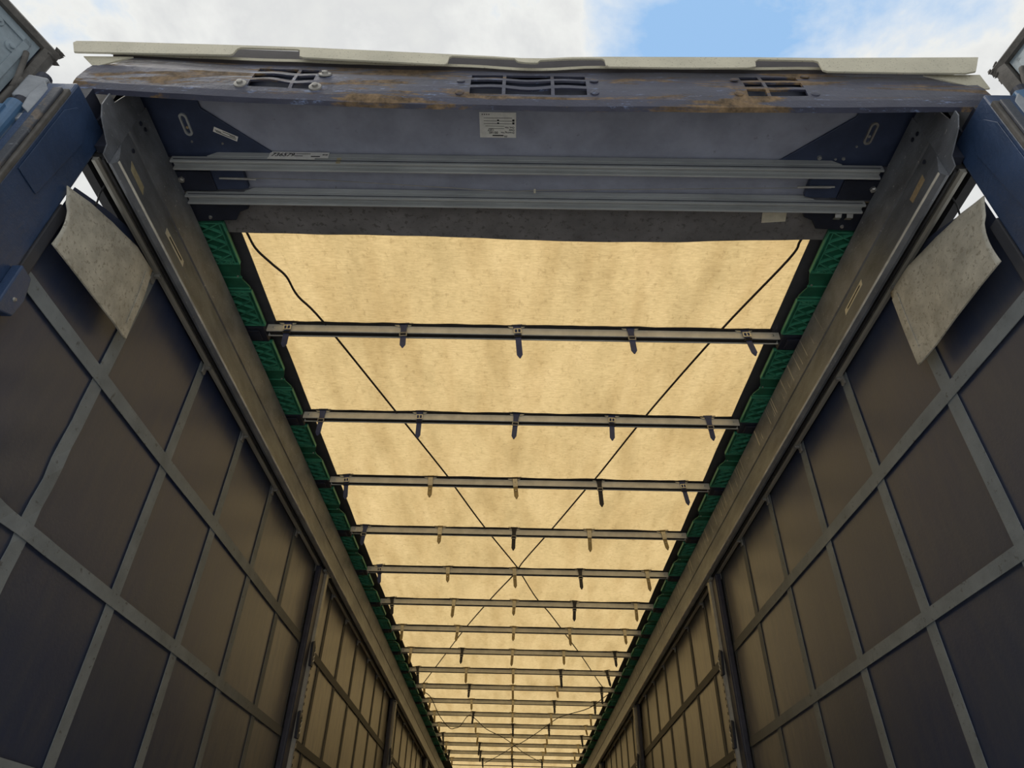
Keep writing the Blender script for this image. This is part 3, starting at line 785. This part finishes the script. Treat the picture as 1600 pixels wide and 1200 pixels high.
W = [(-1.04, 1.406, 1.960), (-.87, 1.411, 1.966), (-.70, 1.416, 1.970), (-.50, 1.427, 1.970), (-.27, 1.440, 1.970), (-.10, 1.450, 1.969), (-.05, 1.451, 1.969), (.06, 1.445, 1.970), (.39, 1.436, 1.970), (.75, 1.424, 1.968), (1.034, 1.412, 1.960)]
wt = thing('steel_wire', 'thin steel wire stretched between the two rear rails', 'wire', (0, 1.42, 1.96))
part('wire', MB().tube(W, .0016, 6), M['steel'], wt)
part('crimp', MB().box(.029, .036, 1.443, 1.449, 1.958, 1.974), M['label_bright'], wt, label='small white tag')


# ------------------------------------------------------------------ cables
def smooth_path(P, n=6):
    P = [Vector(p) for p in P]; out = []
    for i in range(len(P) - 1):
        a, b, c, d = P[max(i - 1, 0)], P[i], P[i + 1], P[min(i + 2, len(P) - 1)]
        for k in range(n):
            t = k / n
            out.append(.5 * ((2 * b) + (c - a) * t + (2 * a - 5 * b + 4 * c - d) * t * t + (3 * b - a - 3 * c + d) * t ** 3))
    out.append(P[-1]); return out

def cable(pts, z, r, label):
    P = [(x, y, z if isinstance(z, float) else z(y)) for x, y in pts]
    return single('roof_cable', MB().tube(smooth_path(P), r, 6), M['cable'], label, 'cable', 'cables crossing under the roof skin', smooth=True)
zc = 2.0235
cable([(-1.075, 1.57), (-1.055, 1.69), (-1.043, 1.775), (-1.00, 1.855), (-.962, 1.92), (-.942, 2.03), (-.868, 2.19), (-.655, 2.81), (-.428, 3.48), (-.385, 3.63), (-.23, 4.14), (-.012, 4.78), (.033, 4.95), (.157, 5.42), (.288, 5.79), (.496, 6.46), (.676, 7.05), (.98, 8.10), (1.06, 8.18)],
      zc, .0052, 'black cable kinked near the dark rear panel, crossing to the scratched-rail side')
cable([(1.078, 1.57), (1.046, 1.70), (1.030, 1.80), (.868, 2.21), (.655, 2.83), (.465, 3.46), (.40, 3.65), (.235, 4.16), (.045, 4.72), (-.02, 4.96), (-.194, 5.44), (-.436, 6.16), (-.622, 6.77), (-.842, 7.51), (-1.04, 8.17)],
      zc + .0105, .0052, 'straight black cable from scratched-rail corner, crossing to the number-sticker side')
cable([(-1.085, 8.19), (-1.06, 8.30), (-.985, 8.56), (-.945, 9.36), (-.86, 9.99), (-.78, 9.95), (-.700, 9.72), (-.575, 9.33), (-.49, 9.46), (-.37, 10.02), (-.163, 10.71), (.002, 11.26), (.176, 11.92), (.486, 12.75)],
      lambda y: 1.985 - .075 * max(0, 1 - abs(y - 9.75) / .65) if y < 10.3 else 1.976, .0048, 'sagging black cable looping below the bows beyond the tenth bow')
cable([(1.075, 8.19), (1.04, 8.25), (.893, 8.87), (.650, 9.24), (.53, 9.50), (.324, 10.32), (.113, 11.05), (.003, 11.30), (-.176, 11.95), (-.480, 12.85)],
      1.972, .0048, 'curved black cable running under the bows beyond the tenth bow, scratched-rail side')


# ------------------------------------------------------------------ corner posts
def build_post(s):
    t = thing('corner_post', 'scratched navy steel corner post %s' % ('with a hook bracket, beside the rod with galvanised hinge' if s < 0 else 'with a round rust spot, beside the scratched rail'), 'post', (s * 1.27, 1.05, -1.0))
    P = [(s * 1.232, .972), (s * 1.232, 1.138), (s * 1.300, 1.138), (s * 1.318, 1.05), (s * 1.318, .972)]
    part('shaft', MB().prism([(x, y, -1.0) for x, y in (P if s < 0 else P[::-1])], (0, 0, 2.775)), M['post'], t, bevel=.006)
    part('doubler_plate', MB().prism([(s * 1.2315, .985, 1.40), (s * 1.2315, 1.060, 1.40), (s * 1.2315, 1.085, 1.66), (s * 1.2315, 1.06, 1.715), (s * 1.2315, 1.035, 1.73), (s * 1.2315, 1.01, 1.715), (s * 1.2315, .985, 1.66)][::s], (-s * .003, 0, 0)), M['post'], t, bevel=.001)
    part('edge_seal', MB().box(s * 1.226, s * 1.246, .958, .972, -1.0, 1.72), M['rubber'], t, bevel=.003)
    part('top_bracket', MB().box(s * 1.238, s * 1.31, 1.02, 1.084, 1.776, zb(s * 1.27) - .004), M['navy_dark'], t)
    part('corner_plate', MB().box(s * 1.232, s * 1.310, 1.086, 1.147, 1.776, 1.99), M['navy_dark'], t)
    if s < 0:
        hk = MB().prism([(-1.231, 1.118, 1.205), (-1.231, 1.160, 1.200), (-1.231, 1.178, 1.14), (-1.231, 1.172, 1.085), (-1.231, 1.118, 1.060)], (.028, 0, 0))
        part('hook_bracket', hk, M['post'], t, bevel=.004)
        part('bolt', MB().lathe([(.006, 0), (.004, .004)], (-1.203, 1.15, 1.12), (1, 0, 0), 8), M['zinc'], t)
    else:
        part('rust_spot', MB().lathe([(.014, 0), (.012, .002)], (1.2315, 1.0, 1.60), (-1, 0, 0), 14), M['brown_profile'], t)
    return t
for s in (-1, 1): build_post(s)


# ------------------------------------------------------------------ open rear doors with seals and hinges
def build_door(s):
    """local frame: x along the door away from the hinge, y out of its inner face (towards the load space), z up from the door's top"""
    if s < 0: loc = (-1.433, 1.02, 2.032); d = Vector((-.375, -.927, 0))
    else: loc = (1.403, 1.03, 2.032); d = Vector((.177, -.984, 0))
    rz = math.atan2(d.y, d.x)
    iy = 1 if s < 0 else -1        # side of the inner face in local y
    t = thing('door_1' if s < 0 else 'door_2', 'open rear door with blue-grey inner panel and frayed rubber seal, %s' % SIDE[s], 'door', loc, 'rear doors', rz)
    t['kind'] = 'structure'
    def Y(v): return iy * v
    part('panel', MB().box(.035, 1.24, Y(-.012), Y(.0), -2.75, -.035), M['door'], t, local=True)
    fr = MB().box(0, 1.27, Y(-.055), Y(-.012), -2.78, -.004)
    part('frame', fr, M['navy'], t, local=True, bevel=.004)
    part('cover_strip', MB().box(.055, .075, Y(0), Y(.004), -2.7, -.055).box(.055, 1.22, Y(0), Y(.004), -.070, -.055), M['door'], t, local=True)
    # rubber seal: top and hinge edge, lips curled
    se = MB()
    se.prism([(-.012, Y(-.010), -.034), (-.012, Y(.012), -.034), (-.012, Y(.020), -.018), (-.012, Y(.010), -.002), (-.012, Y(-.010), .004)][::iy], (1.262, 0, 0))
    part('top_seal', se, M['rubber'], t, local=True)
    part('edge_seal', MB().prism([(.030, Y(-.010), -.034), (.030, Y(.012), -.034), (.012, Y(.020), -.034), (-.008, Y(.010), -.034), (-.016, Y(-.010), -.034)][::-iy], (0, 0, -2.7)), M['rubber'], t, local=True)
    part('seal_lip', MB().tube(smooth_path([(.052, Y(.006), -.10), (.040, Y(.016), -.17), (.028, Y(.022), -.26), (.026, Y(.022), -.42), (.026, Y(.022), -2.6)]), .008, 8), M['rubber'], t, local=True, smooth=True)
    rnd = random.Random(3 + s)
    fray = MB()
    for k in range(16):
        c = Vector((rnd.uniform(-.018, .012), Y(rnd.uniform(-.012, .016)), rnd.uniform(-.05, -.002)))
        a = Vector((rnd.uniform(-.014, -.003), Y(rnd.uniform(-.006, .008)), rnd.uniform(-.010, .010)))
        w = Vector((rnd.uniform(-.004, .004), Y(.005), .006))
        fray.add([c - w, c + w, c + Vector((.010, Y(.008), 0)), c + a], [(0, 2, 1), (0, 1, 3), (1, 2, 3), (2, 0, 3)])
    part('frayed_seal_corner', fray, M['rubber'], t, local=True)
    rv = MB().lathe([(.017, 0), (.016, .003), (.008, .0045), (.0075, .009), (.004, .010)], (0, 0, 0), (0, iy, 0), 16).mesh('rivet', M['door'])
    for x, z in ((.085, -.125), (.10, -.20), (.145, -.085), (.11, -.45), (.11, -.7)):
        put('rivet', rv, t, (x, Y(.0005), z))
    # door bar rod along the hinge edge
    return t
for s in (-1, 1): build_door(s)

def build_hinge(s):
    t = thing('door_hinge', 'galvanised door hinge and %s rod beside the corner post, %s' % ('pale blue' if s < 0 else 'dark blue', SIDE[s]), 'hinge', (s * 1.35, 1.0, 1.4))
    x = s * 1.352
    rod = M['blue_rod'] if s < 0 else M['navy']
    part('rod', MB().lathe([(.024, 0), (.024, 2.4)], (x, .975, -.74), (0, 0, 1), 20), rod, t, smooth=False)
    part('rod_rib', MB().box(x - .006, x + .006, .945, .955, -.7, 1.62), rod, t)
    part('hinge_arm', MB().prism([(x - s * .030, .970, 1.69), (x + s * .020, .958, 1.69), (x + s * .020, .990, 1.69), (x - s * .030, 1.005, 1.69)], (0, 0, .105)), M['galv'] if s < 0 else M['blue_rod'], t, bevel=.005)
    part('pin', MB().lathe([(.020, 0), (.020, .03), (.012, .036)], (x, .985, 1.79), (0, 0, 1), 14), M['navy_dark'], t)
    part('pin', MB().lathe([(.022, 0), (.022, .045)], (x, .982, 1.645), (0, 0, 1), 14), M['navy_dark'], t)
    part('knuckle', MB().box(s * 1.318, x, .975, 1.005, 1.735, 1.765).box(s * 1.318, x, .975, 1.005, 1.60, 1.63), M['galv'], t, bevel=.004)
    part('bracket', MB().prism([(s * 1.300, .970, 1.62), (s * 1.300, .972, 1.74), (s * 1.318, .962, 1.77), (s * 1.330, .962, 1.70), (s * 1.322, .962, 1.64)][::s], (0, .030, 0)), M['galv'], t, bevel=.003)
    part('post_flange', MB().box(s * 1.236, s * 1.262, .948, .958, -.9, 1.71), M['flange'], t, bevel=.003)
for s in (-1, 1): build_hinge(s)


# ------------------------------------------------------------------ intermediate pillars
def build_pillar(s, k):
    y = 4.09 + 3.27 * k
    t = thing('side_pillar', '%s navy pillar from the rear with perforated strip and latches, %s' % (ORD[k], SIDE[s]), 'pillar', (s * 1.2, y, -.75), 'sliding side pillars inside the curtains')
    part('shaft', MB().box(s * 1.205, s * 1.236, y - .10, y + .005, -.75, 1.664), M['pillar_navy'], t, bevel=.006)
    part('ridge', MB().box(s * 1.200, s * 1.206, y - .096, y - .086, -.75, 1.655), M['pillar_navy'], t)
    part('channel', MB().prism([(s * 1.236, y + .005, -.75), (s * 1.190, y + .010, -.75), (s * 1.186, y + .040, -.75), (s * 1.196, y + .046, -.75), (s * 1.200, y + .075, -.75), (s * 1.212, y + .078, -.75), (s * 1.214, y + .105, -.75), (s * 1.236, y + .108, -.75)][::-s], (0, 0, 2.41)), M['lip'], t)
    ho = part('perforated_strip', MB().box(s * 1.183, s * 1.190, y + .010, y + .036, -.75, 1.12), M['zinc'], t)
    hm = MB()
    z = -.7
    while z < 1.1:
        hm.box(s * 1.1815, s * 1.183, y + .018, y + .028, z, z + .014); z += .038
    h2 = part('perforations', hm, M['ink'], ho); h2['kind'] = 'stuff'
    for z0 in (1.10, .725, .30):
        la = part('latch', MB().prism([(s * 1.176, y - .012, z0), (s * 1.176, y + .030, z0), (s * 1.176, y + .036, z0 + .10), (s * 1.186, y + .02, z0 + .15), (s * 1.186, y - .004, z0 + .13)][::-s], (s * .016, 0, 0)), M['navy_dark'], t, bevel=.003)
        part('spring', MB().tube([(s * 1.172, y + .006 + .006 * (-1) ** q, z0 + .012 + .012 * q) for q in range(8)], .003, 6), M['steel'], la)
    part('head_plate', MB().box(s * 1.186, s * 1.216, y - .03, y + .08, 1.655, 1.672), M['lip'], t)
for s in (-1, 1):
    for k in range(4): build_pillar(s, k)


# ------------------------------------------------------------------ stickers and tape
def text_mesh(body, size, m, shear=0.0, align='LEFT'):
    cu = bpy.data.curves.new('txt', 'FONT'); cu.body = body; cu.size = size; cu.shear = shear; cu.align_x = align; cu.extrude = .0002; cu.offset = size * .018
    o = bpy.data.objects.new('txt', cu); COL.objects.link(o)
    dg = bpy.context.evaluated_depsgraph_get()
    me = bpy.data.meshes.new_from_object(o.evaluated_get(dg)); me.materials.clear(); me.materials.append(m)
    bpy.data.objects.remove(o); bpy.data.curves.remove(cu)
    return me

# number sticker on the first rear rail, facing backwards and a little down
st = thing('number_sticker', 'white sticker printed 736579 stuck on the first rear rail', 'sticker', (-.752, 1.3232, 1.963))
st.rotation_euler = (math.radians(90), math.radians(.4), 0)
part('paper', MB().box(-.100, .098, -.004, .027, 0, .001).box(-.102, .055, -.012, -.004, 0, .001), M['label'], st, local=True)
put('digits', text_mesh('736579', .0255, M['ink'], .25), st, (-.094, .003, .0012), label='black slanted digits')
for a, b, c, d in ((-.012, .036, .016, .0185), (-.016, .012, .0035, .0065), (.040, .070, .0015, .006)):
    part('print_line', MB().box(a, b, c, d, .001, .0014), M['ink'], st, local=True)
put('print_mark', text_mesh('==', .016, M['ink']), st, (.076, .008, .0012))

# type label on the dark panel (reads from inside the trailer)
ty = thing('type_label', 'silver printed type label on the dark rear roof panel', 'sticker', (-.092, 1.217, 1.9955))
ty.rotation_euler = (math.pi, 0, math.pi)     # face down, lettering upright when seen from inside
ty.rotation_euler = (0, math.pi, 0)
part('paper', MB().box(-.0585, .0585, -.0445, .0445, 0, .001), M['label'], ty, local=True, bevel=.0004)
def tline(x0, x1, y, h=.0012):
    part('print_line', MB().box(x0, x1, y, y + h, .001, .0014), M['ink'], ty, local=True)
put('maker_mark', text_mesh('m', .013, M['ink']), ty, (-.030, .036, .0012))
part('maker_name', MB().box(-.018, .018, .0345, .0385, .001, .0014), M['ink'], ty, local=True)
for body, x, y, sz in (('Drawing No.', -.053, .0235, .0085), ('00160', .000, .0225, .0115), ('Date', -.053, .0145, .0085), ('1207', .012, .0135, .0105), ('Ord. No.', -.053, .005, .0085)):
    put('print', text_mesh(body, sz, M['ink']), ty, (x, y, .0012))
for q in ((-.02, .03, .011), (-.02, .04, .0025), (-.045, .045, -.0055), (-.045, .045, -.0155), (-.045, .045, -.0255)):
    tline(q[0], q[1], q[2])
for yy in (-.0035, -.0135):
    part('print_box', MB().box(-.053, -.046, yy - .007, yy, .001, .0014), M['ink'], ty, local=True)
    part('print_box', MB().box(-.004, .002, yy - .006, yy - .001, .001, .0014), M['ink'], ty, local=True)
put('print', text_mesh('* * * *', .010, M['ink']), ty, (.026, -.042, .0012))

# barcode strip on one gusset
sg = thing('gusset_sticker', 'narrow pale printed sticker set askew on the navy gusset', 'sticker', (-.979, 1.256, 1.9855))
sg.rotation_euler = (0, math.pi, math.radians(28))
part('paper', MB().box(-.038, .038, -.0095, .0095, 0, .001), M['label'], sg, local=True)
for a, b, y in ((-.034, .030, .003), (-.034, -.012, -.002), (-.030, .010, -.006), (.014, .034, -.001)):
    part('print_line', MB().box(a, b, y, y + .0022, .001, .0014), M['ink'], sg, local=True)

single('blank_sticker', MB().prism([(.846, 1.528, 1.998), (.930, 1.516, 1.998), (.942, 1.584, 1.998), (.858, 1.592, 1.998)][::-1], (0, 0, -.002)), M['label_bright'], 'blank cream square sticker on the dark panel below the rear rail', 'sticker')
wtb = MB().box(-.626, -.612, 1.327, 1.3285, 1.938, 1.972)
single('tape_scrap', wtb, M['tape_old'], 'scrap of yellowed tape on the rear rail beside the number sticker', 'tape')

def on_rail(name, s, P, m, label, cat, inset=None):
    """flat piece on the inner face of a cant rail; P in (Y, z)"""
    def fx(z): return 1.185 - (1.75 - z) * .29 if z < 1.75 else 1.185 + (z - 1.75) * .19
    q = [(s * (fx(z) - .0012), y, z) for y, z in P]
    o = single(name, MB().prism(q if s < 0 else q[::-1], (s * .0012, 0, 0)), m, label, cat)
    if inset:
        qi = [(s * (fx(z) - .0018), y, z) for y, z in inset]
        part('slot', MB().prism(qi if s < 0 else qi[::-1], (s * .0006, 0, 0)), M['ink'], o)
on_rail('tape_strip', -1, [(1.212, 1.765), (1.218, 1.728), (1.302, 1.722), (1.300, 1.760)], M['tape_old'], 'yellowed tape strip on the unscratched cant rail', 'tape')
on_rail('tape_strip', 1, [(1.228, 1.776), (1.222, 1.742), (1.300, 1.736), (1.312, 1.768)], M['tape'], 'orange-brown tape strip on the scratched cant rail', 'tape')
on_rail('slotted_label', -1, [(1.474, 1.776), (1.472, 1.748), (1.622, 1.750), (1.622, 1.778)], M['label_bright'], 'cream label with a long dark slot on the unscratched cant rail', 'label', [(1.500, 1.767), (1.500, 1.758), (1.604, 1.760), (1.604, 1.769)])
on_rail('slotted_label', 1, [(1.672, 1.796), (1.672, 1.768), (1.822, 1.762), (1.822, 1.790)], M['label_bright'], 'cream label with a long dark slot on the scratched cant rail', 'label', [(1.690, 1.785), (1.690, 1.777), (1.800, 1.772), (1.800, 1.780)])
